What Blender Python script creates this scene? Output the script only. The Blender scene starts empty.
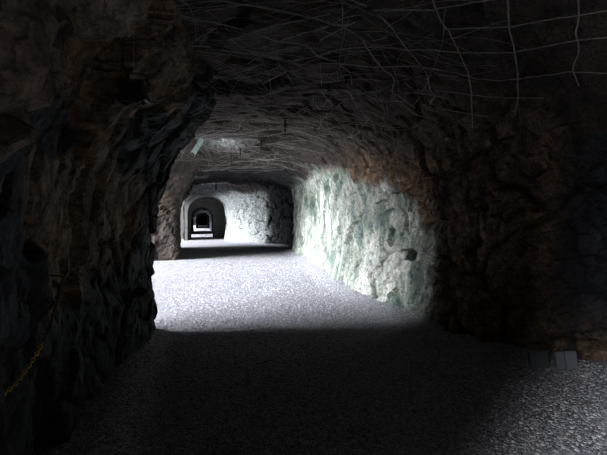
import bpy, bmesh, math, random
import numpy as np
from mathutils import Vector
from mathutils.bvhtree import BVHTree
random.seed(7); rng = np.random.default_rng(7)
SC = bpy.context.scene
COL = SC.collection
PI = math.pi

# ------------------------------------------------------------------ noise
def _hash(i, j, k, s):
    h = (i.astype(np.int64)*73856093) ^ (j.astype(np.int64)*19349663) ^ (k.astype(np.int64)*83492791) ^ (s*2654435761)
    h &= 0xffffffff
    h = (h ^ (h >> 15))*2246822519 & 0xffffffff
    h = (h ^ (h >> 13))*3266489917 & 0xffffffff
    h = h ^ (h >> 16)
    return h.astype(np.float64)/4294967295.0

def vnoise(P, scale, seed=0):
    Q = P/scale
    F = np.floor(Q); f = Q-F; f = f*f*(3-2*f)
    I = F.astype(np.int64)
    r = 0
    for a in (0, 1):
        wa = f[:, 0] if a else 1-f[:, 0]
        for b in (0, 1):
            wb = f[:, 1] if b else 1-f[:, 1]
            for c in (0, 1):
                wc = f[:, 2] if c else 1-f[:, 2]
                r = r + wa*wb*wc*_hash(I[:, 0]+a, I[:, 1]+b, I[:, 2]+c, seed)
    return r*2-1

def fbm(P, scale, octv=4, seed=0, gain=.5):
    r = 0; a = 1; t = 0
    for o in range(octv):
        r = r+a*vnoise(P, scale/2**o, seed+o*17); t += a; a *= gain
    return r/t

def facet(P, scale, seed=0, tilt=.9):
    """fractured rock: every cell is a tilted plane with its own offset"""
    Q = P/scale
    I = np.floor(Q).astype(np.int64)
    best = np.full(len(Q), 1e9); sec = np.full(len(Q), 1e9); val = np.zeros(len(Q))
    for a in (-1, 0, 1):
        for b in (-1, 0, 1):
            for c in (-1, 0, 1):
                J = I+np.array([a, b, c])
                h = [_hash(J[:, 0], J[:, 1], J[:, 2], seed+n) for n in range(7)]
                C = J+np.stack(h[:3], 1)
                D = Q-C
                d = np.einsum('ij,ij->i', D, D)
                v = (h[3]*2-1)*.6+tilt*(D[:, 0]*(h[4]*2-1)+D[:, 1]*(h[5]*2-1)+D[:, 2]*(h[6]*2-1))
                m = d < best
                sec = np.where(m, best, np.minimum(sec, d))
                val = np.where(m, v, val); best = np.where(m, d, best)
    edge = np.sqrt(sec)-np.sqrt(best)
    return val, edge

def rock(P, amp=1.0, seed=0):
    W = P+np.stack([fbm(P, .5, 2, 91)*.12, fbm(P, .5, 2, 92)*.12, fbm(P, .5, 2, 93)*.12], 1)
    f1, e1 = facet(W, .85, 11+seed); f2, e2 = facet(W, .34, 31+seed); f3, e3 = facet(W, .13, 51+seed)
    d = .15*fbm(P, 1.6, 3, seed+3)+.12*f1+.055*f2+.024*f3+.022*fbm(P, .2, 3, seed+5)
    d -= .05*np.exp(-(e1/.06)**2)+.022*np.exp(-(e2/.09)**2)
    return d*amp

# ------------------------------------------------------------------ mesh helpers
def tag(o, label=None, cat=None, group=None, kind=None):
    if label: o['label'] = label
    if cat: o['category'] = cat
    if group: o['group'] = group
    if kind: o['kind'] = kind
    return o

def link(name, me, mat=None, parent=None):
    o = bpy.data.objects.new(name, me); COL.objects.link(o)
    if mat: me.materials.append(mat)
    if parent: o.parent = parent
    return o

def thing(name, loc, label, cat, group=None):
    o = bpy.data.objects.new(name, None); COL.objects.link(o); o.location = loc
    o.empty_display_size = .1
    return tag(o, label, cat, group)

def grid_faces(nu, nv, wrap=False):
    i = np.arange(nu-1); j = np.arange(nv if wrap else nv-1)
    I, J = np.meshgrid(i, j, indexing='ij'); J2 = (J+1) % nv
    return np.stack([I*nv+J, I*nv+J2, (I+1)*nv+J2, (I+1)*nv+J], -1).reshape(-1, 4)

def mesh_np(name, V, F, attrs=None, smooth=False):
    me = bpy.data.meshes.new(name)
    F = np.asarray(F); k = F.shape[1]
    me.vertices.add(len(V)); me.vertices.foreach_set('co', np.asarray(V, np.float32).ravel())
    me.loops.add(F.size); me.loops.foreach_set('vertex_index', F.astype(np.int32).ravel())
    me.polygons.add(len(F)); me.polygons.foreach_set('loop_start', np.arange(0, F.size, k, dtype=np.int32))
    me.polygons.foreach_set('use_smooth', np.full(len(F), smooth))
    me.update(calc_edges=True); me.validate()
    for n, a in (attrs or {}).items():
        at = me.attributes.new(n, 'FLOAT', 'POINT'); at.data.foreach_set('value', np.asarray(a, np.float32))
    return me

def compact(V, F, attrs):
    u, inv = np.unique(F.ravel(), return_inverse=True)
    return V[u], inv.reshape(F.shape), {k: a[u] for k, a in attrs.items()}

def bm_mesh(bm, name, smooth=False):
    me = bpy.data.meshes.new(name); bm.to_mesh(me); bm.free()
    for p in me.polygons: p.use_smooth = smooth
    return me

def add_box(bm, c, s, rot=None, bev=0):
    r = bmesh.ops.create_cube(bm, size=1)
    vs = r['verts']
    bmesh.ops.scale(bm, vec=s, verts=vs)
    if bev:
        es = list({e for v in vs for e in v.link_edges})
        rr = bmesh.ops.bevel(bm, geom=es, offset=bev, segments=2, affect='EDGES', profile=.5)
        vs = list({v for f in rr['faces'] for v in f.verts} | {v for v in vs if v.is_valid})
    if rot is not None: bmesh.ops.rotate(bm, matrix=rot, verts=vs)
    bmesh.ops.translate(bm, vec=c, verts=vs)
    return vs

def tube_arrays(pts, r, n=5):
    pts = np.asarray(pts, float)
    T = np.gradient(pts, axis=0); T /= np.linalg.norm(T, axis=1)[:, None]+1e-9
    up = np.array([0, 0, 1.]); 
    A = np.cross(T, up); bad = np.linalg.norm(A, axis=1) < .1
    A[bad] = np.cross(T[bad], np.array([1., 0, 0])); A /= np.linalg.norm(A, axis=1)[:, None]
    B = np.cross(T, A)
    th = np.arange(n)/n*2*PI
    rr = np.broadcast_to(np.asarray(r, float), (len(pts),))
    V = pts[:, None]+rr[:, None, None]*(A[:, None]*np.cos(th)[None, :, None]+B[:, None]*np.sin(th)[None, :, None])
    return V.reshape(-1, 3), grid_faces(len(pts), n, True)

def tube_mesh(name, pts, r, n=5):
    V, F = tube_arrays(pts, r, n)
    return mesh_np(name, V, F, smooth=True)

def smooth_path(pts, step):
    P = np.asarray(pts, float)
    if len(P) == 2: P = np.array([P[0], (P[0]+P[1])/2, P[1]])
    d = np.r_[0, np.cumsum(np.linalg.norm(np.diff(P, axis=0), axis=1))]
    n = max(4, int(d[-1]/step)+1); s = np.linspace(0, d[-1], n)
    # Catmull-Rom
    out = []
    E = np.vstack([2*P[0]-P[1], P, 2*P[-1]-P[-2]])
    for t in s:
        k = min(len(P)-2, max(0, np.searchsorted(d, t, 'right')-1))
        u = (t-d[k])/max(1e-9, d[k+1]-d[k])
        a, b, c, e = E[k], E[k+1], E[k+2], E[k+3]
        out.append(.5*(2*b+(c-a)*u+(2*a-5*b+4*c-e)*u*u+(3*b-a-3*c+e)*u**3))
    return np.array(out)

# ------------------------------------------------------------------ materials
def new_mat(name):
    m = bpy.data.materials.new(name); m.use_nodes = True
    nt = m.node_tree; b = nt.nodes['Principled BSDF']
    b.inputs['Roughness'].default_value = .85
    return m, nt, b
class NT:
    def __init__(s, nt): s.nt = nt; s.n = nt.nodes; s.l = nt.links
    def pos(s):
        t = s.n.new('ShaderNodeTexCoord'); return t.outputs['Object']
    def noise(s, v, sc, det=6, rough=.6, dist=0):
        t = s.n.new('ShaderNodeTexNoise'); s.l.new(v, t.inputs['Vector'])
        t.inputs['Scale'].default_value = sc; t.inputs['Detail'].default_value = det
        t.inputs['Roughness'].default_value = rough; t.inputs['Distortion'].default_value = dist
        return t.outputs['Fac']
    def voro(s, v, sc, feat='F1', out='Distance', rnd=1):
        t = s.n.new('ShaderNodeTexVoronoi'); t.feature = feat; s.l.new(v, t.inputs['Vector'])
        t.inputs['Scale'].default_value = sc; t.inputs['Randomness'].default_value = rnd
        return t.outputs[out]
    def ramp(s, f, stops):
        t = s.n.new('ShaderNodeValToRGB'); s.l.new(f, t.inputs['Fac'])
        e = t.color_ramp.elements
        while len(e) < len(stops): e.new(.5)
        for q, (p, c) in zip(e, stops):
            q.position = p; q.color = (*c, 1) if not isinstance(c, (int, float)) else (c, c, c, 1)
        return t.outputs['Color']
    def mix(s, f, a, b, mode='MIX'):
        t = s.n.new('ShaderNodeMix'); t.data_type = 'RGBA'; t.blend_type = mode
        for sock, v in ((t.inputs[0], f), (t.inputs[6], a), (t.inputs[7], b)):
            if isinstance(v, tuple): sock.default_value = (*v, 1)
            elif isinstance(v, (int, float)): sock.default_value = v
            else: s.l.new(v, sock)
        return t.outputs[2]
    def math(s, op, a, b=0, c=0):
        t = s.n.new('ShaderNodeMath'); t.operation = op
        for sock, v in zip(t.inputs, (a, b, c)):
            if isinstance(v, (int, float)): sock.default_value = v
            else: s.l.new(v, sock)
        return t.outputs[0]
    def attr(s, name):
        t = s.n.new('ShaderNodeAttribute'); t.attribute_name = name; return t.outputs['Fac']
    def bump(s, h, strength, dist, bsdf, prev=None):
        t = s.n.new('ShaderNodeBump'); s.l.new(h, t.inputs['Height'])
        t.inputs['Strength'].default_value = strength; t.inputs['Distance'].default_value = dist
        if prev: s.l.new(prev, t.inputs['Normal'])
        s.l.new(t.outputs[0], bsdf.inputs['Normal']); return t.outputs[0]
    def scale(s, v, sc):
        t = s.n.new('ShaderNodeMapping'); s.l.new(v, t.inputs['Vector']); t.inputs['Scale'].default_value = sc
        return t.outputs[0]

def mat_rock(name):
    """attributes: green, white, brown, slate_shade say which mineral or painted light and shade shows where (dark grey rock otherwise)"""
    m, nt, b = new_mat(name); N = NT(nt); p = N.pos()
    n1 = N.noise(p, 2.2, 8, .65, .4); n2 = N.noise(p, 9, 6, .7, .3); n3 = N.noise(p, 38, 4, .7)
    dark = N.ramp(n1, [(.3, (.020, .019, .019)), (.5, (.045, .040, .037)), (.7, (.10, .088, .078))])
    dark = N.mix(N.ramp(n2, [(.45, 0), (.65, .55)]), dark, (.10, .060, .034))
    brown = N.ramp(n2, [(.3, (.06, .036, .024)), (.48, (.19, .120, .072)), (.62, (.32, .215, .14)), (.76, (.40, .33, .26))])
    brown = N.mix(N.ramp(n1, [(.45, 0), (.62, .8)]), brown, (.065, .052, .045))
    g1 = N.noise(N.scale(p, (1, 1, .62)), 1.7, 5, .58, .6)
    green = N.ramp(g1, [(.34, (.10, .145, .13)), (.43, (.20, .25, .22)), (.50, (.34, .365, .31)), (.57, (.47, .49, .44)), (.67, (.70, .70, .65))])
    green = N.mix(N.ramp(n2, [(.50, 0), (.66, .6)]), green, (.27, .235, .14))
    green = N.mix(N.ramp(N.noise(p, 5.1, 5, .6, 1.2), [(.56, 0), (.68, .6)]), green, (.09, .17, .145))
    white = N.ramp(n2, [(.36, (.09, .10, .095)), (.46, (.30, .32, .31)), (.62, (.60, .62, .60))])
    slate_shade = N.ramp(n1, [(.3, (.016, .018, .022)), (.6, (.036, .039, .045))])
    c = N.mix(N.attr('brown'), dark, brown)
    c = N.mix(N.attr('slate_shade'), c, slate_shade)
    c = N.mix(N.attr('green'), c, green)
    c = N.mix(N.attr('white'), c, white)
    cr = N.voro(N.mix(.14, p, N.mix(1, n2, n2)), 6.5, 'DISTANCE_TO_EDGE')
    cr2 = N.voro(N.scale(N.mix(.10, p, N.mix(1, n2, n2)), (1, 1, .6)), 17, 'DISTANCE_TO_EDGE')
    crm = N.mix(1, N.ramp(cr, [(0, .15), (.035, 1)]), N.mix(N.ramp(n1, [(.42, 0), (.55, .85)]), (1., 1., 1.), N.ramp(cr2, [(0, .12), (.07, 1)])), 'MULTIPLY')
    c = N.mix(.8, c, crm, 'MULTIPLY')
    c = N.mix(1, c, N.ramp(n3, [(.3, .6), (.6, 1.1)]), 'MULTIPLY')
    nt.links.new(c, b.inputs['Base Color'])
    b.inputs['Specular IOR Level'].default_value = .15; b.inputs['Roughness'].default_value = .75
    k = N.bump(N.noise(p, 16, 8, .7), .8, .022, b)
    N.bump(cr, .5, .03, b, k)
    return m

def mat_gravel(name, island=False):
    m, nt, b = new_mat(name); N = NT(nt); p = N.pos()
    if island:
        g = nt.nodes.new('ShaderNodeNewGeometry')
        r = g.outputs['Random Per Island']
        c = N.ramp(r, [(0, (.09, .09, .10)), (.25, (.25, .25, .275)), (.55, (.48, .475, .52)), (.8, (.72, .715, .76)), (.9, (.88, .87, .9)), (1, (.46, .40, .34))])
        c = N.mix(N.noise(p, 60, 3), c, (.36, .355, .38))
    else:
        v = N.voro(p, 70, 'F1', 'Color'); d = N.voro(p, 70, 'F1', 'Distance')
        sep = nt.nodes.new('ShaderNodeSeparateColor'); nt.links.new(v, sep.inputs[0])
        c = N.ramp(sep.outputs[0], [(0, (.14, .14, .155)), (.35, (.40, .395, .43)), (.7, (.60, .595, .65)), (1, (.84, .83, .87))])
        c = N.mix(N.ramp(d, [(.4, 0), (.8, .7)]), c, (.12, .12, .125))
        c = N.mix(N.ramp(N.noise(p, .9, 4), [(.45, 0), (.7, .25)]), c, (.42, .38, .34))
        k = N.bump(d, 1, -.02, b)
        N.bump(N.voro(p, 34, 'F1'), .5, -.012, b, k)
    nt.links.new(c, b.inputs['Base Color']); b.inputs['Roughness'].default_value = .9
    b.inputs['Specular IOR Level'].default_value = .25
    return m

def mat_plain(name, col, rough=.6, metal=0, var=.35, sc=20, bump=.2):
    m, nt, b = new_mat(name); N = NT(nt); p = N.pos()
    n = N.noise(p, sc, 6, .65)
    c2 = tuple(x*(1-var) for x in col)
    nt.links.new(N.ramp(n, [(.35, c2), (.65, col)]), b.inputs['Base Color'])
    b.inputs['Roughness'].default_value = rough; b.inputs['Metallic'].default_value = metal
    if bump: N.bump(n, bump, .01, b)
    return m

M_ROCK = mat_rock('rock')
M_GRAVEL = mat_gravel('gravel_bed'); M_STONES = mat_gravel('gravel_stones', True)
M_CONC = mat_plain('weathered_concrete', (.15, .145, .135), .9, 0, .4, 3, .5)
M_WIRE = mat_plain('weathered_wire', (.36, .33, .30), .65, .2, .5, 15, 0)
M_RUST = mat_plain('rusty_iron', (.03, .022, .018), .75, .3, .5, 40, .4)
M_BLACK = mat_plain('black_paint', (.012, .012, .013), .5, 0, .3, 20, 0)
M_GLASS = mat_plain('dark_glass', (.02, .022, .025), .1, 0, .2, 20, 0)
M_YEL = mat_plain('yellow_plastic', (.55, .36, .04), .5, 0, .3, 30, 0)
M_BLKCH = mat_plain('black_plastic', (.02, .019, .017), .5, 0, .3, 30, 0)
M_BLOCK = mat_plain('grey_cast_block', (.10, .105, .115), .85, 0, .3, 25, .4)
M_BLOCK2 = mat_plain('pale_cast_block', (.20, .215, .24), .85, 0, .25, 25, .4)
M_TEAL = mat_plain('pale_green_sheet', (.20, .34, .29), .6, 0, .4, 12, .1)

# ------------------------------------------------------------------ place: numbers along the gallery (y = along it)
def lerp_tab(y, tab):
    ys, vs = zip(*tab); return np.interp(y, ys, vs)
def sstep(a, b, x):
    t = np.clip((x-a)/(b-a), 0, 1); return t*t*(3-2*t)
XR = [(-9, 4.2), (0, 4.3), (3.2, 4.3), (4.1, 4.25), (4.65, 3.9), (5.3, 3.62), (6.8, 3.45), (9.3, 3.28), (12, 3.45), (14, 3.68), (20, 4.2),
      (23, 4.45), (24.5, 4.72), (25.4, 5.2), (27, 5.6), (29, 5.2), (30.5, 4.2), (32, 3.45), (34, 2.85), (36, 2.2), (39, 1.75)]
ZC = [(-9, 3.6), (3, 3.5), (5, 3.45), (7, 3.35), (9, 3.45), (13, 3.7), (18, 3.6), (20, 3.5), (24, 3.55), (30.5, 3.95), (33, 3.75), (39, 3.5)]
ZS = [(-9, 2.4), (3, 2.35), (8, 2.3), (10, 2.5), (14, 2.9), (20, 3.05), (27, 2.95), (30.8, 3.15), (32.3, 2.0), (39, 2.1)]   # where wall turns into ceiling

def ysamples():
    return np.concatenate([np.arange(-9, 0, .2), np.arange(0, 2.4, .08), np.arange(2.4, 11, .027), np.arange(11, 20, .045),
                           np.arange(20, 31, .07), np.arange(31, 38.8, .08)])

# -------- ceiling + right wall : one grid, split at the spring line
ys = ysamples()
NS = 250
rows = []
tcut = int(NS*.60)
for y in ys:
    xr = float(lerp_tab(y, XR)); zc = float(lerp_tab(y, ZC)); zs = float(lerp_tab(y, ZS))
    xl = -1.1; cx = (xl+xr)/2-.2; 
    # section points: cliff, lintel underside, ceiling arch, right wall
    lint = zc-.42+.75*math.exp(-((y-13.8)/1.3)**2)      # lintel raised here to let sky light onto the ceiling streak
    a = [(-3.2, 8.5), (-2.7, 5.5), (-2.45, lint+.35), (-2.25, lint+.05), (-1.8, lint-.02), (-1.3, lint+.06)]
    for t in np.linspace(0, 1, 9):
        ang = PI*(1-t)*.5+PI*.5
        a.append((cx-(cx-xl)*abs(math.cos(ang))**.8 if t < 1 else cx, lint+.1+(zc-lint-.1)*math.sin(ang)**.8))
    for t in np.linspace(.12, 1, 8):
        ang = t*PI/2
        a.append((cx+(xr-.05-cx)*math.sin(ang)**.85, zs+(zc-zs)*max(0, math.cos(ang))**.75))
    na = len(a)
    a += [(xr+.02, zs-.5), (xr+.03, 1.3), (xr-.02, .7), (xr-.12, .2), (xr-.22, -.12)]
    A = np.array(a)
    hb = math.exp(-((y-13.8)/1.2)**2)
    A[:, 1] += (A[:, 1] > 2.6)*(A[:, 1] < 5)*hb*.95*np.clip((1.25-A[:, 0])/1.6, 0, 1)  # ceiling sloped here so that it catches the sky as a bright streak
    d = np.r_[0, np.cumsum(np.linalg.norm(np.diff(A, axis=0), axis=1))]
    # param: first tcut samples up to the spring, rest down the wall
    i0 = 3
    s = np.concatenate([np.linspace(0, d[i0], 14, endpoint=False), np.linspace(d[i0], d[na-1], tcut-14, endpoint=False),
                        np.linspace(d[na-1], d[-1], NS-tcut)])
    rows.append(np.stack([np.interp(s, d, A[:, 0]), np.full(NS, y), np.interp(s, d, A[:, 1])], 1))
G = np.array(rows)
def displaced(G, amp, seed, flip=1, ampfn=None):
    # smooth the profile a little for the normals
    du = np.gradient(G, axis=0); dv = np.gradient(G, axis=1)
    Nn = np.cross(du, dv)*flip; Nn /= np.linalg.norm(Nn, axis=2)[:, :, None]+1e-9
    P = G.reshape(-1, 3)
    a = rock(P, amp, seed)
    if ampfn is not None: a = a*ampfn(P)
    return P+Nn.reshape(-1, 3)*a[:, None], Nn.reshape(-1, 3)
def shell_amp(P):
    far = sstep(34, 38, P[:, 1])
    ceil = sstep(2.4, 3.2, P[:, 2])
    mid = sstep(7.5, 9, P[:, 1])*(1-ceil)*sstep(25, 23, P[:, 1])
    return (1-.8*far)*(1-.35*ceil)*(1-.38*mid)
P0 = G.reshape(-1, 3)
PD, _ = displaced(G, 1.15, 0, 1, shell_amp)
# minerals, with some light and shade painted in
y_, z_ = P0[:, 1], P0[:, 2]
wob = fbm(P0, 1.1, 4, 201)
lim = 6.4+1.5*np.clip(z_-1.0, 0, 9)**1.75
green = sstep(-.35, .5, y_-lim+wob*1.5)*(1-sstep(24.5, 26, y_))*(1-sstep(-.1, .25, z_-lerp_tab(y_, ZS)-.15+wob*.3))
brown = np.clip(sstep(4.4, 4.75, y_+wob*.35)*(1-.9*sstep(14, 20, y_))*(1-sstep(.0, .9, z_-lerp_tab(y_, ZS)-.1+wob*.5)*.92), 0, 1)
brown = brown*(1-.9*sstep(8, 11, y_)*(z_ > lerp_tab(y_, ZS)+.25))
brown = np.maximum(brown, sstep(.9, .3, z_+wob*.4)*sstep(-.2, .3, wob+.1)*(y_ < 4.4)*.8)
slate_shade = (1-sstep(4.4, 4.75, y_+wob*.35))*(z_ < lerp_tab(y_, ZS)+.2)*.85
slate_shade = np.maximum(slate_shade, sstep(24.6, 25.4, y_)*sstep(30.8, 30.2, y_)*(P0[:, 0] > 1.0))  # shade of the recess put into the wall colour
slate_shade = np.maximum(slate_shade, .7*sstep(16.5, 18.5, y_+wob)*sstep(30.5, 27.8, y_)*(z_ > 2.5))  # ceiling colour darkened for the shadow zone behind the second buttress
slate_shade = np.maximum(slate_shade, .8*(y_ > 31.8)*(z_ > lerp_tab(y_, ZS)+.1))  # shade on the lower roof beyond, painted in
slate_shade = slate_shade*sstep(2.6, 3.4, y_)
white = np.maximum(sstep(30.2, 31.0, y_+wob*.6)*sstep(3.6, 3.2, z_+wob*.3), .7*sstep(27.8, 28.6, y_)*sstep(31.5, 30.5, y_)*(z_ > 2.8)*sstep(1.9, 1.2, P0[:, 0]))  # pale far wall, plus a ceiling strip paled to look daylit
green = np.maximum(green, .7*sstep(3.0, 2.2, y_+wob*.4)*(z_ < 2.6))
brown = np.maximum(brown, sstep(3.4, 2.6, y_+wob*.4)*(z_ < 2.9))
white = np.maximum(white, 1.0*np.exp(-((y_-13.6+wob*.4)/1.25)**2)*(z_ > 3.2)*sstep(1.5, .6, P0[:, 0]))  # streak of daylight painted onto the ceiling
attrs = dict(green=green, brown=brown*(1-green), slate_shade=slate_shade*(1-brown), white=white)
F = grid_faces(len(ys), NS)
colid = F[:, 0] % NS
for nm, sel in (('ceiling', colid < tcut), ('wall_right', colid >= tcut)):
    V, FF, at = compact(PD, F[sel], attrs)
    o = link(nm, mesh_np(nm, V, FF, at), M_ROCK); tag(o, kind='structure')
ceil_bvh_src = (PD, F)

# -------- left side: buttresses between the openings
def pillar(name, y0, y1, flare0, flare1, xin, xout, seed, step=.035, amp=1.0, brownf=None, ztop=4.1, extra=None):
    zs = np.arange(-.25, ztop, step)
    L = y1-y0; r = .35
    # perimeter in metres at floor level then normalised
    W = abs(xout)-.8
    pts = [(0, 0)]
    def seg(p, q, n): 
        for t in np.linspace(0, 1, n+1)[1:]: pts.append((p[0]+(q[0]-p[0])*t, p[1]+(q[1]-p[1])*t))
    def arc(c, a0, a1, n):
        for t in np.linspace(a0, a1, n+1)[1:]: pts.append((c[0]+r*math.cos(t), c[1]+r*math.sin(t)))
    seg((0, 0), (W-r, 0), int((W-r)/step/1.5)); arc((W-r, r), -PI/2, 0, int(.55/step))
    seg((W, r), (W, L-r), int((L-2*r)/step)); arc((W-r, L-r), 0, PI/2, int(.55/step))
    seg((W-r, L), (0, L), int((W-r)/step/1.5)); seg((0, L), (0, 0), 12)
    A = np.array(pts[:-1]); a = A[:, 0]/W; b = A[:, 1]/L
    rows = []
    for z in zs:
        f0 = flare0*max(0, (z-1.5)/1.7)**2.2; f1 = flare1*max(0, (z-1.5)/1.7)**2.2
        y = (y0-f0)+b*(y1+f1-(y0-f0))
        xi = xin(y, z)
        x = xout+a*(xi-xout)
        rows.append(np.stack([x, y, np.full_like(x, z)], 1))
    G = np.array(rows)
    Gw = np.concatenate([G[:, -1:], G, G[:, :1]], 1)
    du = np.gradient(Gw, axis=0); dv = np.gradient(Gw, axis=1)
    Nn = np.cross(dv, du)[:, 1:-1]; Nn /= np.linalg.norm(Nn, axis=2)[:, :, None]+1e-9
    P = G.reshape(-1, 3); Nn = Nn.reshape(-1, 3)
    d = rock(P, amp, seed)
    PD = P+Nn*d[:, None]
    if extra is not None: PD = extra(PD, P, Nn)
    wob = fbm(P, .9, 4, seed+77)
    z0 = np.zeros(len(P))
    at = dict(green=z0, white=z0.copy(), brown=z0.copy(), slate_shade=z0.copy())
    if brownf: at.update(brownf(P, wob))
    Fg = grid_faces(len(zs), G.shape[1], True)
    o = link(name, mesh_np(name, PD, Fg, at), M_ROCK); tag(o, kind='structure')
    return o
def xin1(y, z):
    base = np.interp(y, [0, 1.5, 2.6, 3.4, 4.4, 5.6, 6.9, 8], [-.70, -.78, -.90, -1.0, -.98, -.80, -.62, -.62])
    return base+np.where(y > 4, .5, .25)*np.clip((z-1.7)/1.2, 0, 1.3)**1.6
def extra1(PD, P, Nn):
    # overhanging bulge high on the near end of the buttress
    g = sstep(2.75, 2.3, P[:, 1])*sstep(-.12, .22, P[:, 2]-1.95-(P[:, 1]-1.7)*1.0)*(P[:, 0] > -1.6)*sstep(1.0, 1.5, P[:, 1])
    PD = PD.copy(); PD[:, 0] += .30*g
    return PD
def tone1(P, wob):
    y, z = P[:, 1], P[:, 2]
    br = sstep(1.55, 1.3, np.abs(y-4.35+wob*.5))*sstep(.75, 1.0, z+wob*.3-.12*(y-3))  # patch of light on the wall, put into the colour as brown
    for cy, cz, ry, rz in ((3.4, 2.2, .62, .22), (5.45, 2.45, .85, .38)):     # round shadows within the lit patch, painted in
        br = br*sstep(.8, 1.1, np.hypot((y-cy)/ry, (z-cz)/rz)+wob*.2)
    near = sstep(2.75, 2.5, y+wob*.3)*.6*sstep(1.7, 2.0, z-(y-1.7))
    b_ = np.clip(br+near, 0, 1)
    return dict(brown=b_, slate_shade=.9*(1-b_))
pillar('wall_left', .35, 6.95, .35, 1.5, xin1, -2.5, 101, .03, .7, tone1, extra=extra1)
def xin2(y, z):
    base = np.interp(y, [19, 21, 28], [-.85, -1.1, -1.35])
    return base+.45*np.clip((z-2.0)/1.2, 0, 1.3)**1.6
pillar('wall_left', 19.3, 28.4, 2.0, 1.5, xin2, -2.5, 151, .07, .8, lambda P, w: dict(brown=.25*sstep(-.2, .4, w)))
pillar('wall_left', -9.2, -3.6, .5, .5, lambda y, z: np.full_like(y, -.8), -3.7, 171, .12)
# rear rock face behind the camera
yy, zz = np.meshgrid(np.linspace(-4, 5.2, 90), np.linspace(-.3, 4.4, 50), indexing='ij')
G2 = np.stack([yy, np.full_like(yy, -8.6), zz], -1); P = G2.reshape(-1, 3).copy(); P[:, 1] += rock(P, 1, 181)
z0 = np.zeros(len(P))
o = link('wall_rear', mesh_np('wall_rear', P, grid_faces(90, 50), dict(green=z0, white=z0, brown=z0, slate_shade=z0)), M_ROCK); tag(o, kind='structure')

# -------- concrete portal at the end and the narrower vaulted gallery beyond
def arch_wall(name, yf, yb, x0, x1, ztop, ax0, ax1, spring, crown, mat=M_CONC):
    bm = bmesh.new()
    n = 24; cx = (ax0+ax1)/2; hw = (ax1-ax0)/2
    arc = [(ax0, -.2)]+[(cx-hw*math.cos(t), spring+(crown-spring)*math.sin(t)) for t in np.linspace(0, PI, n)]+[(ax1, -.2)]
    outer = [(x0, -.2), (x0, spring)]
    m = len(arc)
    out = []
    for i, (x, z) in enumerate(arc):
        if i == 0: out.append((x0, -.2))
        elif i == m-1: out.append((x1, -.2))
        else:
            t = (i-1)/(m-3)
            if t < .25: out.append((x0, spring+(ztop-spring)*t*4))
            elif t > .75: out.append((x1, spring+(ztop-spring)*(1-t)*4))
            else: out.append((x0+(x1-x0)*(t-.25)*2, ztop))
    V = {}
    for j, y in enumerate((yf, yb)):
        for i in range(m):
            V['a', i, j] = bm.verts.new((arc[i][0], y, arc[i][1]))
            V['o', i, j] = bm.verts.new((out[i][0], y, out[i][1]))
    for i in range(m-1):
        bm.faces.new((V['a', i, 0], V['a', i+1, 0], V['o', i+1, 0], V['o', i, 0]))
        bm.faces.new((V['a', i, 1], V['o', i, 1], V['o', i+1, 1], V['a', i+1, 1]))
        bm.faces.new((V['a', i, 0], V['a', i, 1], V['a', i+1, 1], V['a', i+1, 0]))
        bm.faces.new((V['o', i, 0], V['o', i+1, 0], V['o', i+1, 1], V['o', i, 1]))
    for i in (0, m-1):
        bm.faces.new((V['a', i, 0], V['o', i, 0], V['o', i, 1], V['a', i, 1]))
    bmesh.ops.recalc_face_normals(bm, faces=bm.faces)
    return tag(link(name, bm_mesh(bm, name), mat), kind='structure')
arch_wall('wall_portal', 38.2, 38.9, -1.42, 3.2, 4.3, -1.2, 1.85, 2.1, 3.5)
arch_wall('wall_portal', 41.2, 41.9, -3.2, 3.2, 4.3, -.99, .82, 1.85, 2.72)
def vault(name, y0, y1, x0, x1, spring, crown, parts, mat=M_ROCK):
    n = 26; cx = (x0+x1)/2; hw = (x1-x0)/2
    prof = []
    if 'l' in parts: prof += [(x0, z) for z in np.linspace(-.2, spring, 10)]
    prof += [(cx-hw*math.cos(t), spring+(crown-spring)*math.sin(t)) for t in np.linspace(0, PI, n)]
    prof += [(x1, z) for z in np.linspace(spring, -.2, 10)[1:]]
    yy = np.arange(y0, y1+.01, .3)
    G = np.array([[(x, y, z) for x, z in prof] for y in yy])
    P = G.reshape(-1, 3); P = P+np.stack([.5*rock(P, 1, 301), 0*P[:, 0], .4*rock(P, 1, 302)], 1)
    z0 = np.zeros(len(P))
    o = link(name, mesh_np(name, P, grid_faces(len(yy), len(prof)), dict(green=z0, white=z0, brown=z0, slate_shade=z0+1)), mat)
    return tag(o, kind='structure')
vault('wall_gallery', 38.6, 41.4, -1.5, 1.9, 2.5, 3.6, 'lr')
for (a, b, p) in ((41.7, 45, 'lr'), (45, 54, 'r'), (54, 70, 'lr'), (70, 92, 'r'), (92, 128, 'lr'), (128, 131, 'r'), (131, 150, 'lr')):
    vault('wall_gallery', a, b, -1.35, 1.25, 2.0, 3.0, p)
bm = bmesh.new(); add_box(bm, (0, 150, 1.5), (4, .5, 4)); tag(link('wall_gallery', bm_mesh(bm, 'end_rock'), M_CONC), kind='structure')

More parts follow.
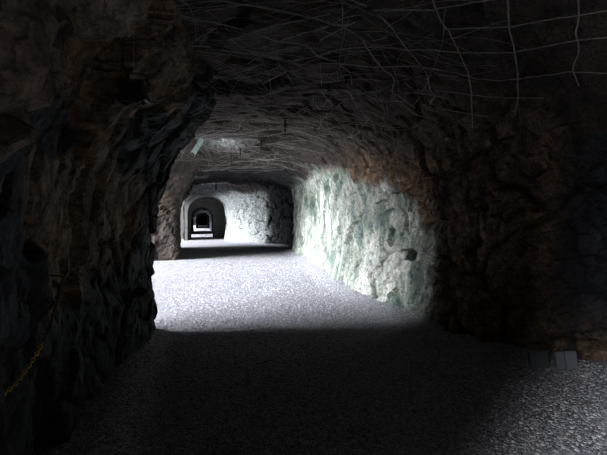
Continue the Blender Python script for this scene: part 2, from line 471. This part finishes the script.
# -------- gravel floor
def floor_z(x, y):
    P = np.stack([x, y, np.zeros_like(x)], 1)
    z = .03*fbm(P, 1.7, 3, 401)+.008*fbm(P, .3, 2, 402)
    xr = lerp_tab(y, XR)
    z += .10*sstep(-.7, -.1, x-xr)*(y > -9)*(y < 37)       # loose stone banked up against the wall
    z += .08*sstep(-.35, -.75, x)*(y < 7)*(y > 0)
    return z
xs_ = np.concatenate([np.arange(-3, -1, .2), np.arange(-1, 5, .05), np.arange(5, 9, .5)])
ys2 = np.concatenate([np.arange(-9, 1.5, .3), np.arange(1.5, 12, .06), np.arange(12, 38, .2), np.arange(38, 152, 2.)])
XX, YY = np.meshgrid(xs_, ys2, indexing='ij')
V = np.stack([XX.ravel(), YY.ravel(), floor_z(XX.ravel(), YY.ravel())], 1)
tag(link('floor', mesh_np('floor', V, grid_faces(len(xs_), len(ys2))), M_GRAVEL), kind='structure')

# loose gravel (nobody could count it)
def ico():
    bm = bmesh.new(); bmesh.ops.create_icosphere(bm, subdivisions=1, radius=1)
    v = np.array([x.co[:] for x in bm.verts]); f = np.array([[q.index for q in p.verts] for p in bm.faces]); bm.free(); return v, f
IV, IF = ico()
def scatter(name, n, yfun, xlo, xhi, r0, r1):
    y = yfun(n); x = rng.uniform(xlo, xhi, n)
    xr = lerp_tab(y, XR)-.12
    ok = (x < xr) & ~((y < 6.8) & (x < -.95)); x = x[ok]; y = y[ok]; n = len(x)
    r = r0+(r1-r0)*rng.random(n)**2.5
    base = IV[None]*(1+.28*(rng.random((n, len(IV), 3))-.5))
    s = np.stack([r*rng.uniform(.8, 1.3, n), r*rng.uniform(.8, 1.3, n), r*rng.uniform(.5, .85, n)], 1)
    V = base*s[:, None]
    a = rng.uniform(0, 2*PI, n); c, q = np.cos(a), np.sin(a)
    R = np.stack([np.stack([c, -q, 0*c], 1), np.stack([q, c, 0*c], 1), np.stack([0*c, 0*c, 1+0*c], 1)], 1)
    V = np.einsum('nij,nkj->nki', R, V)
    V += np.stack([x, y, floor_z(x, y)+s[:, 2]*.35], 1)[:, None]
    Fs = IF[None]+(np.arange(n)*len(IV))[:, None, None]
    me = mesh_np(name, V.reshape(-1, 3), Fs.reshape(-1, 3), smooth=False)
    return link(name, me, M_STONES)
g = scatter('gravel', 75000, lambda n: 2.0+24*rng.random(n)**2.3, -1.6, 4.4, .006, .019)
tag(g, 'loose pale grey gravel covering the gallery floor', 'gravel', kind='stuff')

# ------------------------------------------------------------------ camera
F_PX = 472.0
cam = bpy.data.cameras.new('camera'); cam.lens = 36*F_PX/607; cam.sensor_width = 36
co = bpy.data.objects.new('camera', cam); COL.objects.link(co)
co.location = (0, 0, 1.6)
YAW = math.radians(12.02); PITCH = math.atan(7.5/F_PX)
co.rotation_euler = (PI/2-PITCH, 0, -YAW); SC.camera = co
RM = co.rotation_euler.to_matrix()
def ray(px, py):
    return (RM @ Vector(((px-303.5)/F_PX, -(py-227.5)/F_PX, -1))).normalized()
CAM = Vector((0, 0, 1.6))
bvh = BVHTree.FromPolygons([tuple(v) for v in PD[:]], [tuple(f) for f in ceil_bvh_src[1].tolist()]) if False else None
_ov = [o for o in COL.objects if o.name.startswith(('ceiling', 'wall_right'))]
Vs, Fs, off = [], [], 0
for o in _ov:
    me = o.data; n = len(me.vertices); v = np.zeros(n*3, np.float32); me.vertices.foreach_get('co', v)
    f = np.zeros(len(me.polygons)*4, np.int32); me.loops.foreach_get('vertex_index', f)
    Vs.append(v.reshape(-1, 3)); Fs.append(f.reshape(-1, 4)+off); off += n
bvh = BVHTree.FromPolygons(np.vstack(Vs).tolist(), np.vstack(Fs).tolist())

# ------------------------------------------------------------------ wire nets under the ceiling
def on_roof(px, py, off):
    h = bvh.ray_cast(CAM, ray(px, py))
    if h[0] is None: return None
    d = (h[0]-CAM).length
    return CAM+ray(px, py)*max(.5, d-off)
def roof_wire(parent, pl, r, off=.10, name='wire', wig=.006):
    loc = parent.location
    dens = []
    for (a, b) in zip(pl[:-1], pl[1:]):
        k = max(1, int(math.hypot(b[0]-a[0], b[1]-a[1])/9))
        for i in range(k): dens.append((a[0]+(b[0]-a[0])*i/k, a[1]+(b[1]-a[1])*i/k))
    dens.append(pl[-1])
    pts = [p for p in (on_roof(x, y, off) for x, y in dens) if p is not None]
    if len(pts) < 3: return
    A = np.array([p[:] for p in pts])
    dist = np.linalg.norm(A-np.array(CAM), axis=1)                 # wires bridge the hollows of the rock
    for _ in range(8): dist[1:-1] = (dist[:-2]+2*dist[1:-1]+dist[2:])/4
    dirs = (A-np.array(CAM))/np.linalg.norm(A-np.array(CAM), axis=1)[:, None]
    A = np.array(CAM)+dirs*dist[:, None]
    A = smooth_path(A, .05)
    A += rng.normal(0, wig*.3, A.shape)
    V = A-np.array(loc)
    return link(name, tube_mesh(name, V, r, 6), M_WIRE, parent)
NETA = [
 [(430,-6),(440,19),(449,32),(459,52),(468,73),(471,90),(472,111),(472.5,128)],
 [(508,-8),(509,28),(514.5,50),(517.5,73),(518,99),(515,115)],
 [(578,-8),(579,17),(576,32),(579,50),(573,70),(579,86)],
 [(346,-5),(352.6,0),(369,8),(383,19),(393,30),(405,47),(419,63),(427,75),(430,89),(434.6,96),(430,104)],
 [(436,9),(465,4),(500,-2)],
 [(443,29),(480,28),(509,27),(547,20),(570,17),(600,12),(615,10)],
 [(430,50),(465,53),(514,52.5),(547,46),(573,41),(600,38),(615,37)],
 [(430,68.5),(456,73),(474,78),(497,81),(517,79),(547,75),(570,72),(600,73),(615,74)],
 [(434,90),(465,94),(488,97),(517,98),(544,98)],
 [(436,108),(459,112),(488,117)],
 [(375,10),(403,10),(434.6,10)],
 [(320,55),(340,49),(363.5,47),(385,47.4),(407,50),(438.6,50)],
 [(320,63),(346,64),(371,67),(415,66),(438,69.5)]]
NETB = [
 [(303,44.5),(309,47.4),(318,56),(329.6,60),(336,61),(350,73),(352,84)],
 [(362.5,40.5),(373,57),(383,69),(394,79),(392,92),(399,96),(415,108)],
 [(320,40.5),(334,32.6),(355,22)], [(320,20),(334,25),(348,25)], [(320,28),(332,24),(344,18),(359.5,15)],
 [(345.7,80),(349.6,92),(359.5,109.6),(373,123.5),(376,133)], [(360.5,109.6),(381,116.6),(391,132)],
 [(347.7,90),(365.5,95),(383,102.7)], [(340,142),(359.5,130.4),(368,120)], [(399,103.7),(415,113.6),(438.6,122.5)],
 [(392,89),(396,84),(404,83),(412,88)]]
NETC = [
 [(196,19),(210,22),(228,26),(253.5,32.6),(275,40.5),(303,44.5)],
 [(228,2),(243,4.3),(261,7.5),(283,11),(311,18),(329.6,22)], [(228,40),(256,31),(281,24),(309,19),(330,14)],
 [(222,50),(232,52),(259,55),(289,60.7),(300,66)], [(255.5,50.4),(275,42.5),(303,33.6),(328.6,26.7)], [(295,61),(313,57),(330,53)],
 [(247.5,64),(262,55),(280,50),(299,46.4)], [(271,70),(287,63),(300,58)], [(205,11),(230,7),(246,4)],
 [(214,79),(240,72),(262,64)], [(240,78),(262,74),(290,76),(310,84)], [(262,84),(290,70),(322,56)], [(290,78),(305,82),(318,90),(330,102)]]
NETD = [
 [(150,13),(159,14),(179,15),(203,21),(218.6,23)], [(135,44),(141.5,45),(165,45),(211,47)], [(217,27.7),(187,45.5),(161,61)],
 [(104,74),(110,73),(133.6,70.5)], [(165,22),(149,37.5),(122,57)], [(133.6,71),(137.5,71),(179,71.5),(218.6,78)], [(137,45),(136,60),(136,82)]]
def net(name, lines, loc, label, group, r, off):
    t = thing(name, loc, label, 'wire net', group)
    for i, pl in enumerate(lines): roof_wire(t, pl, r*(1.5 if i < 4 else 1.15), off)
    return t
net('wire_net', NETA, (2.6, 3.6, 2.9), 'bent square wire net with wide open cells sagging under the near right ceiling', None, .0048, .12)
net('wire_net', NETB, (1.6, 4.8, 3.0), 'tangled loose net wires dangling right of the ceiling crown beside the open square net', None, .0040, .10)
net('wire_net', NETC, (.7, 4.8, 3.2), 'diagonal diamond shaped net wires stretched under the near middle ceiling', None, .0042, .10)
net('wire_net', NETD, (-.1, 4.6, 3.1), 'few straight net wires crossing the dark ceiling above the hanging lamp', None, .0042, .08)

def roof_z(x, y):
    h = bvh.ray_cast(Vector((x, y, 1.9)), Vector((0, 0, 1)), 4)
    return h[0].z if h[0] is not None else None
def mesh_sheet(x0, x1, y0, y1, n, r, label, clr=.05, curl=.35):
    t = thing('wire_mesh', ((x0+x1)/2, (y0+y1)/2, 3.0), label, 'wire mesh', None)
    loc = np.array(t.location)
    for i in range(n):
        x = random.uniform(x0, x1); y = random.uniform(y0, y1)
        fam = i % 3
        a = (random.gauss(.35, .16) if fam == 0 else random.gauss(-.45, .18) if fam == 1 else random.gauss(1.3, .4))
        if random.random() < .5: a += PI
        L = random.uniform(.9, 2.8); k = random.gauss(0, curl)
        pts = []; s = 0
        while s < L:
            if not (x0-.3 < x < x1+.1 and y0-.3 < y < y1+.3): break
            z = roof_z(x, y)
            if z is None: break
            pts.append((x, y, z-clr))
            a += k*.1+random.gauss(0, .05); x += .1*math.cos(a); y += .1*math.sin(a); s += .1
        if len(pts) < 6: continue
        A = np.array(pts)
        for _ in range(6): A[1:-1, 2] = (A[:-2, 2]+2*A[1:-1, 2]+A[2:, 2])/4
        A[:, 2] -= .012*np.abs(np.sin(np.arange(len(A))*.5+i))
        A = smooth_path(A, .08)-loc
        link('wire', tube_mesh('wire', A, r, 4), M_WIRE, t)
mesh_sheet(-.6, 2.9, 3.9, 6.2, 95, .0022, 'dense tangle of fine rusty wire mesh over the nearest ceiling')
mesh_sheet(-.6, 2.9, 6.2, 9.5, 98, .0026, 'fine wire mesh on the dim ceiling between the hanging bolts and the near nets')
mesh_sheet(-1.6, 3.0, 9.5, 13, 98, .0035, 'fine wire mesh on the ceiling above the green rock wall')
mesh_sheet(-2.2, 3.2, 13, 18.5, 98, .0045, 'pale wire mesh catching daylight at the head of the first opening')

# ------------------------------------------------------------------ rock bolts hanging from the ceiling
def rock_bolt(px, py, L, r, label, group=None, first=[None]):
    h = bvh.ray_cast(CAM, ray(px, py))
    base = h[0]
    t = thing('rock_bolt', base+Vector((0, 0, 0)), label, 'rock bolt', group)
    z = roof_z(base.x, base.y); t.location.z = (z if z else base.z)+.02
    if z and z > base.z+.6: t.location.z = base.z+.02
    link('rod', tube_mesh('rod', [(0, 0, .05), (.003, 0, -L*.5), (0, .004, -L)], r, 10), M_RUST, t)
    bm = bmesh.new(); add_box(bm, (0, 0, -.045), (r*9, r*9, .010), None, .002); link('plate', bm_mesh(bm, 'plate'), M_RUST, t)
    bm = bmesh.new(); bmesh.ops.create_cone(bm, cap_ends=True, segments=6, radius1=r*2.1, radius2=r*2.1, depth=r*3)
    bmesh.ops.translate(bm, vec=(0, 0, -L*.55), verts=bm.verts); link('nut', bm_mesh(bm, 'nut'), M_RUST, t)
    return t
rock_bolt(285, 118, .26, .016, 'thick dark rock bolt hanging lowest from the ceiling, right of the others')
rock_bolt(261, 138, .28, .020, 'stubby rock bolt hanging in front of the pale ceiling glow')
rock_bolt(240, 149, .30, .018, 'rock bolt hanging at the edge of the brightly lit ceiling streak')
rock_bolt(231, 154, .34, .018, 'small rock bolt hanging at the far end of the bright ceiling streak')
rock_bolt(346, 73, .15, .011, 'short rock bolt with plate among the near ceiling wires')
rock_bolt(216, 180, .50, .03, 'far rock bolt hanging over the second lit stretch')
# round washer bolt with a bright head on the right shoulder
h = bvh.ray_cast(CAM, ray(448, 137)); n = h[1] if h[1].dot(CAM-h[0]) > 0 else -h[1]
t = thing('anchor_bolt', h[0], 'anchor bolt with shiny head and round washer in the brown rock at the right', 'bolt')
q = n.to_track_quat('Z', 'Y').to_matrix()
bm = bmesh.new(); bmesh.ops.create_cone(bm, cap_ends=True, segments=24, radius1=.045, radius2=.040, depth=.012)
bmesh.ops.rotate(bm, matrix=q, verts=bm.verts); bmesh.ops.translate(bm, vec=n*.012, verts=bm.verts); link('washer', bm_mesh(bm, 'washer'), M_RUST, t)
bm = bmesh.new(); bmesh.ops.create_cone(bm, cap_ends=True, segments=6, radius1=.018, radius2=.016, depth=.03)
bmesh.ops.rotate(bm, matrix=q, verts=bm.verts); bmesh.ops.translate(bm, vec=n*.03, verts=bm.verts)
o = link('bolt_head', bm_mesh(bm, 'bolt_head'), mat_plain('bright_zinc', (.7, .7, .7), .3, .6, .1), t); o['label'] = 'bright zinc bolt head'

# ------------------------------------------------------------------ black flood lamp hanging at the left
def at_depth(px, py, D):
    d = ray(px, py); f = RM @ Vector((0, 0, -1)); return CAM+d*(D/d.dot(f))
c = at_depth(133.5, 93, 3.7)
t = thing('flood_lamp', c, 'black flood lamp hanging from the wires high on the left side', 'lamp')
from mathutils import Matrix
R = Matrix.Rotation(math.radians(-5), 3, 'Y') @ Matrix.Rotation(math.radians(-10), 3, 'Z')
bm = bmesh.new()
vs = add_box(bm, (0, 0, 0), (.19, .12, .15), None, .006)
for v in bm.verts:
    k = .84+.32*(.075-v.co.z)/.15; v.co.x *= k; v.co.y *= .9+.3*(.075-v.co.z)/.15
bmesh.ops.rotate(bm, matrix=R, verts=bm.verts)
link('housing', bm_mesh(bm, 'housing'), M_BLACK, t)
bm = bmesh.new()
for k in range(7): add_box(bm, (-.066+k*.022, .0, .085), (.005, .09, .025))
bmesh.ops.rotate(bm, matrix=R, verts=bm.verts); link('cooling_fins', bm_mesh(bm, 'cooling_fins'), M_BLACK, t)
bm = bmesh.new(); add_box(bm, (0, 0, -.078), (.19, .12, .006), None, .002); bmesh.ops.rotate(bm, matrix=R, verts=bm.verts)
link('front_glass', bm_mesh(bm, 'front_glass'), M_GLASS, t)
br = tube_mesh('bracket', smooth_path([(-.10, 0, .0), (-.108, 0, .06), (-.08, 0, .14), (0, 0, .155), (.08, 0, .14), (.108, 0, .06), (.10, 0, 0)], .02), .006, 6)
link('bracket', br, M_BLACK, t)
zr = roof_z(c.x, c.y) or 3.3
link('suspension_wire', tube_mesh('suspension_wire', [(0, 0, .15), (.004, 0, .3), (0, 0, zr-c.z+.05)], .003, 5), M_WIRE, t)
link('cable', tube_mesh('cable', smooth_path([(-.02, .02, .09), (-.06, .03, .17), (-.09, .05, .3), (-.05, .06, zr-c.z+.03)], .03), .005, 6), M_BLACK, t)

# ------------------------------------------------------------------ barrier chain, black above and yellow below
t = thing('barrier_chain', at_depth(62, 281, 2.75), 'black and yellow plastic link chain hanging slack along the left rock', 'chain')
cp = [at_depth(62, 280, 2.85), at_depth(56, 305, 2.75), at_depth(47, 333, 2.62), at_depth(33, 360, 2.48), at_depth(14, 385, 2.32), at_depth(-6, 400, 2.2), at_depth(-40, 408, 2.05)]
A = smooth_path([p[:] for p in cp], .006)
s = np.r_[0, np.cumsum(np.linalg.norm(np.diff(A, axis=0), axis=1))]
pitch = .021; nl = int(s[-1]/pitch)
th = np.linspace(0, 2*PI, 17)[:-1]
ring = np.stack([.015*np.cos(th)*(1-.12*np.cos(2*th)), .0085*np.sin(th), 0*th], 1)
def link_mesh(nm, mat):
    P = np.vstack([ring, ring[:1]]); 
    T = np.roll(ring, -1, 0)-np.roll(ring, 1, 0); T /= np.linalg.norm(T, axis=1)[:, None]
    B = np.array([0, 0, 1.]); Nn = np.cross(T, B)
    ph = np.arange(7)/7*2*PI
    V = ring[:, None]+.0031*(Nn[:, None]*np.cos(ph)[None, :, None]+B*np.sin(ph)[None, :, None])
    n = len(ring); F = []
    for i in range(n):
        for j in range(7): F.append((i*7+j, i*7+(j+1) % 7, ((i+1) % n)*7+(j+1) % 7, ((i+1) % n)*7+j))
    me = mesh_np(nm, V.reshape(-1, 3), np.array(F), smooth=True); me.materials.append(mat); return me
LB, LY = link_mesh('link_black', M_BLKCH), link_mesh('link_yellow', M_YEL)
for i in range(min(nl, 98)):
    d = (i+.5)*pitch
    p = np.array([np.interp(d, s, A[:, k]) for k in range(3)]); p2 = np.array([np.interp(d+.004, s, A[:, k]) for k in range(3)])
    tv = Vector(p2-p).normalized()
    o = bpy.data.objects.new('link', LB if p[2] > A[0][2]-.30 else LY); COL.objects.link(o); o.parent = t
    o['label'] = 'black chain link' if o.data is LB else 'yellow chain link'
    qq = tv.to_track_quat('X', 'Z')
    o.rotation_mode = 'QUATERNION'
    from mathutils import Quaternion
    o.rotation_quaternion = qq @ Quaternion((1, 0, 0), PI/4+(PI/2 if i % 2 else 0))
    o.location = Vector(p)-t.location
bm = bmesh.new(); top = Vector(A[0])-t.location
hk = smooth_path([(top+Vector(v))[:] for v in ((0, 0, -.01), (.012, 0, .004), (.004, 0, .02), (-.10, .02, .03), (-.35, .05, .03))], .01)
link('hook', tube_mesh('hook', hk, .005, 6), M_RUST, t)

# ------------------------------------------------------------------ three cast blocks at the foot of the right wall
def block(px, py, D, w, hgt, mat, label, rz, lean):
    p = at_depth(px, py, D)
    bm = bmesh.new(); add_box(bm, (0, 0, hgt/2), (w, .07, hgt), None, .004)
    for k in range(3): pass
    me = bm_mesh(bm, 'block'); o = link('concrete_block', me, mat)
    o.location = (p.x, p.y, floor_z(np.array([p.x]), np.array([p.y]))[0]-.015)
    o.rotation_euler = (math.radians(lean), math.radians(-3), rz)
    return tag(o, label, 'block', 'cast blocks at the wall foot')
block(539.5, 374, 5.07, .185, .18, M_BLOCK, 'darker grey block at the right wall foot, left of two pale blocks', -.3, -14)
block(560.5, 376, 5.0, .085, .18, M_BLOCK2, 'narrow pale block between the dark grey block and the wide pale block', -.32, -14)
block(571.5, 376, 4.97, .115, .18, M_BLOCK2, 'pale block at the right end of the three blocks by the wall foot', -.35, -12)

# rounded slab of rock bulging down overhead at the left
bm = bmesh.new(); bmesh.ops.create_icosphere(bm, subdivisions=6, radius=1)
v = np.array([q.co[:] for q in bm.verts]); c = np.array(at_depth(88, -22, 3.0)[:])
w3 = v*np.array([.37, .42, .36]); nrm = v
w3 = w3+nrm*(.10*fbm(w3+c, .35, 4, 601)+.02*facet(w3+c, .16, 611)[0]+.012*np.sin((w3[:, 2]-w3[:, 0]*.4)*60+fbm(w3, .2, 2, 9)*5))[:, None]
f = np.array([[q.index for q in p.verts] for p in bm.faces]); bm.free(); z0 = np.zeros(len(v))
tag(link('wall_left', mesh_np('overhang', w3+c, f, dict(green=z0, white=z0+.14, brown=z0+.8, slate_shade=z0)), M_ROCK), kind='structure')

# individual larger stones
def stone(px, py, r, mat, label, seed):
    D = 1.6*F_PX/(py-220); p = at_depth(px, py, D)
    bm = bmesh.new(); bmesh.ops.create_icosphere(bm, subdivisions=3, radius=1)
    v = np.array([q.co[:] for q in bm.verts]); f, e = facet(v+seed*7.3, .8, seed)
    for q, k in zip(bm.verts, f): q.co *= 1+.22*k; q.co.z *= .65
    bmesh.ops.scale(bm, vec=(r*1.15, r, r), verts=bm.verts)
    o = link('stone', bm_mesh(bm, 'stone'), mat)
    o.location = (p.x, p.y, floor_z(np.array([p.x]), np.array([p.y]))[0]+r*.4)
    return tag(o, label, 'stone', 'stones by the right wall')
M_ST = mat_plain('pale_stone', (.55, .54, .52), .8, 0, .3, 30, .4); M_ST2 = mat_plain('grey_stone', (.28, .28, .29), .85, 0, .3, 30, .4)
stone(588, 378, .030, M_ST, 'white stone lying alone on the gravel right of the blocks', 3)
stone(566, 375, .022, M_ST, 'small white stone right under the gap between the pale blocks', 5)
stone(574, 374, .020, M_ST2, 'small grey stone in front of the rightmost block', 6)
stone(559, 374, .019, M_ST2, 'small grey stone in front of the narrow pale block', 8)

# ------------------------------------------------------------------ small pale green sheet at the head of the first opening
t = thing('green_sheet', at_depth(199, 147, 8.6), 'small pale green sheet wedged slantwise at the head of the first left opening', 'sheet')
a = at_depth(193.5, 153, 8.6); b = at_depth(202.5, 139, 8.4)
mid = (a+b)/2-t.location; v = (b-a); L = v.length; x = v.normalized(); yv = x.cross(Vector((.2, 1, 0))).normalized(); zv = x.cross(yv)
Rm = Matrix((x, yv, zv)).transposed()
bm = bmesh.new(); add_box(bm, (0, 0, 0), (L, .075, .006), Rm, 0); bmesh.ops.translate(bm, vec=mid, verts=bm.verts); link('sheet', bm_mesh(bm, 'sheet'), M_TEAL, t)
for sg in (-1, 1):
    link('edge_strip', tube_mesh('edge_strip', [(mid+Rm @ Vector((-L*.6, sg*.042, 0)))[:], (mid+Rm @ Vector((0, sg*.042, 0)))[:], (mid+Rm @ Vector((L*.6, sg*.042, 0)))[:]], .007, 6), M_WIRE, t)

# ------------------------------------------------------------------ sky: bright lobe out to the left, shaped to throw the light patches, dim elsewhere
w = bpy.data.worlds.new('world'); SC.world = w; w.use_nodes = True
nt = w.node_tree; N = NT(nt); bg = nt.nodes['Background']
tc = nt.nodes.new('ShaderNodeTexCoord'); sx = nt.nodes.new('ShaderNodeSeparateXYZ'); nt.links.new(tc.outputs['Generated'], sx.inputs[0])
X, Y, Z = sx.outputs
AZ = math.radians(180+18)
hl = N.math('SQRT', N.math('ADD', N.math('MULTIPLY', X, X), N.math('ADD', N.math('MULTIPLY', Y, Y), 1e-4)))
dot = N.math('DIVIDE', N.math('ADD', N.math('MULTIPLY', X, math.cos(AZ)), N.math('MULTIPLY', Y, math.sin(AZ))), hl)
def smoothn(lo, hi, v):
    t = nt.nodes.new('ShaderNodeMapRange'); t.interpolation_type = 'SMOOTHSTEP'
    nt.links.new(v, t.inputs['Value']); t.inputs['From Min'].default_value = lo; t.inputs['From Max'].default_value = hi
    return t.outputs[0]
laz = smoothn(math.cos(math.radians(28)), math.cos(math.radians(20)), dot)
lel = N.math('MULTIPLY', smoothn(-.02, .38, Z), smoothn(.60, .40, Z))
lel = N.math('ADD', N.math('MULTIPLY', lel, .84), N.math('MULTIPLY', smoothn(-.05, .03, Z), .22))
# added glow below the horizon, lights the ceiling from underneath
lel = N.math('ADD', lel, N.math('MULTIPLY', N.math('MULTIPLY', smoothn(-.5, -.3, Z), smoothn(.0, -.04, Z)), .18))
LOBE, AMB = 59.0, .07
st = N.math('ADD', N.math('MULTIPLY', N.math('MULTIPLY', laz, lel), LOBE), N.math('MULTIPLY', smoothn(-.3, .1, Z), AMB))
nt.links.new(st, bg.inputs['Strength']); bg.inputs['Color'].default_value = (.89, .925, 1.0, 1)
w.cycles.sampling_method = 'MANUAL'; w.cycles.sample_map_resolution = 1024

SC.view_settings.view_transform = 'Standard'; SC.view_settings.look = 'None'
SC.view_settings.exposure = 0; SC.view_settings.gamma = 1; SC.view_settings.use_curve_mapping = False
SC.cycles.max_bounces = 8; SC.cycles.diffuse_bounces = 2
SC.cycles.use_denoising = True
SC.cycles.sample_clamp_indirect = 4
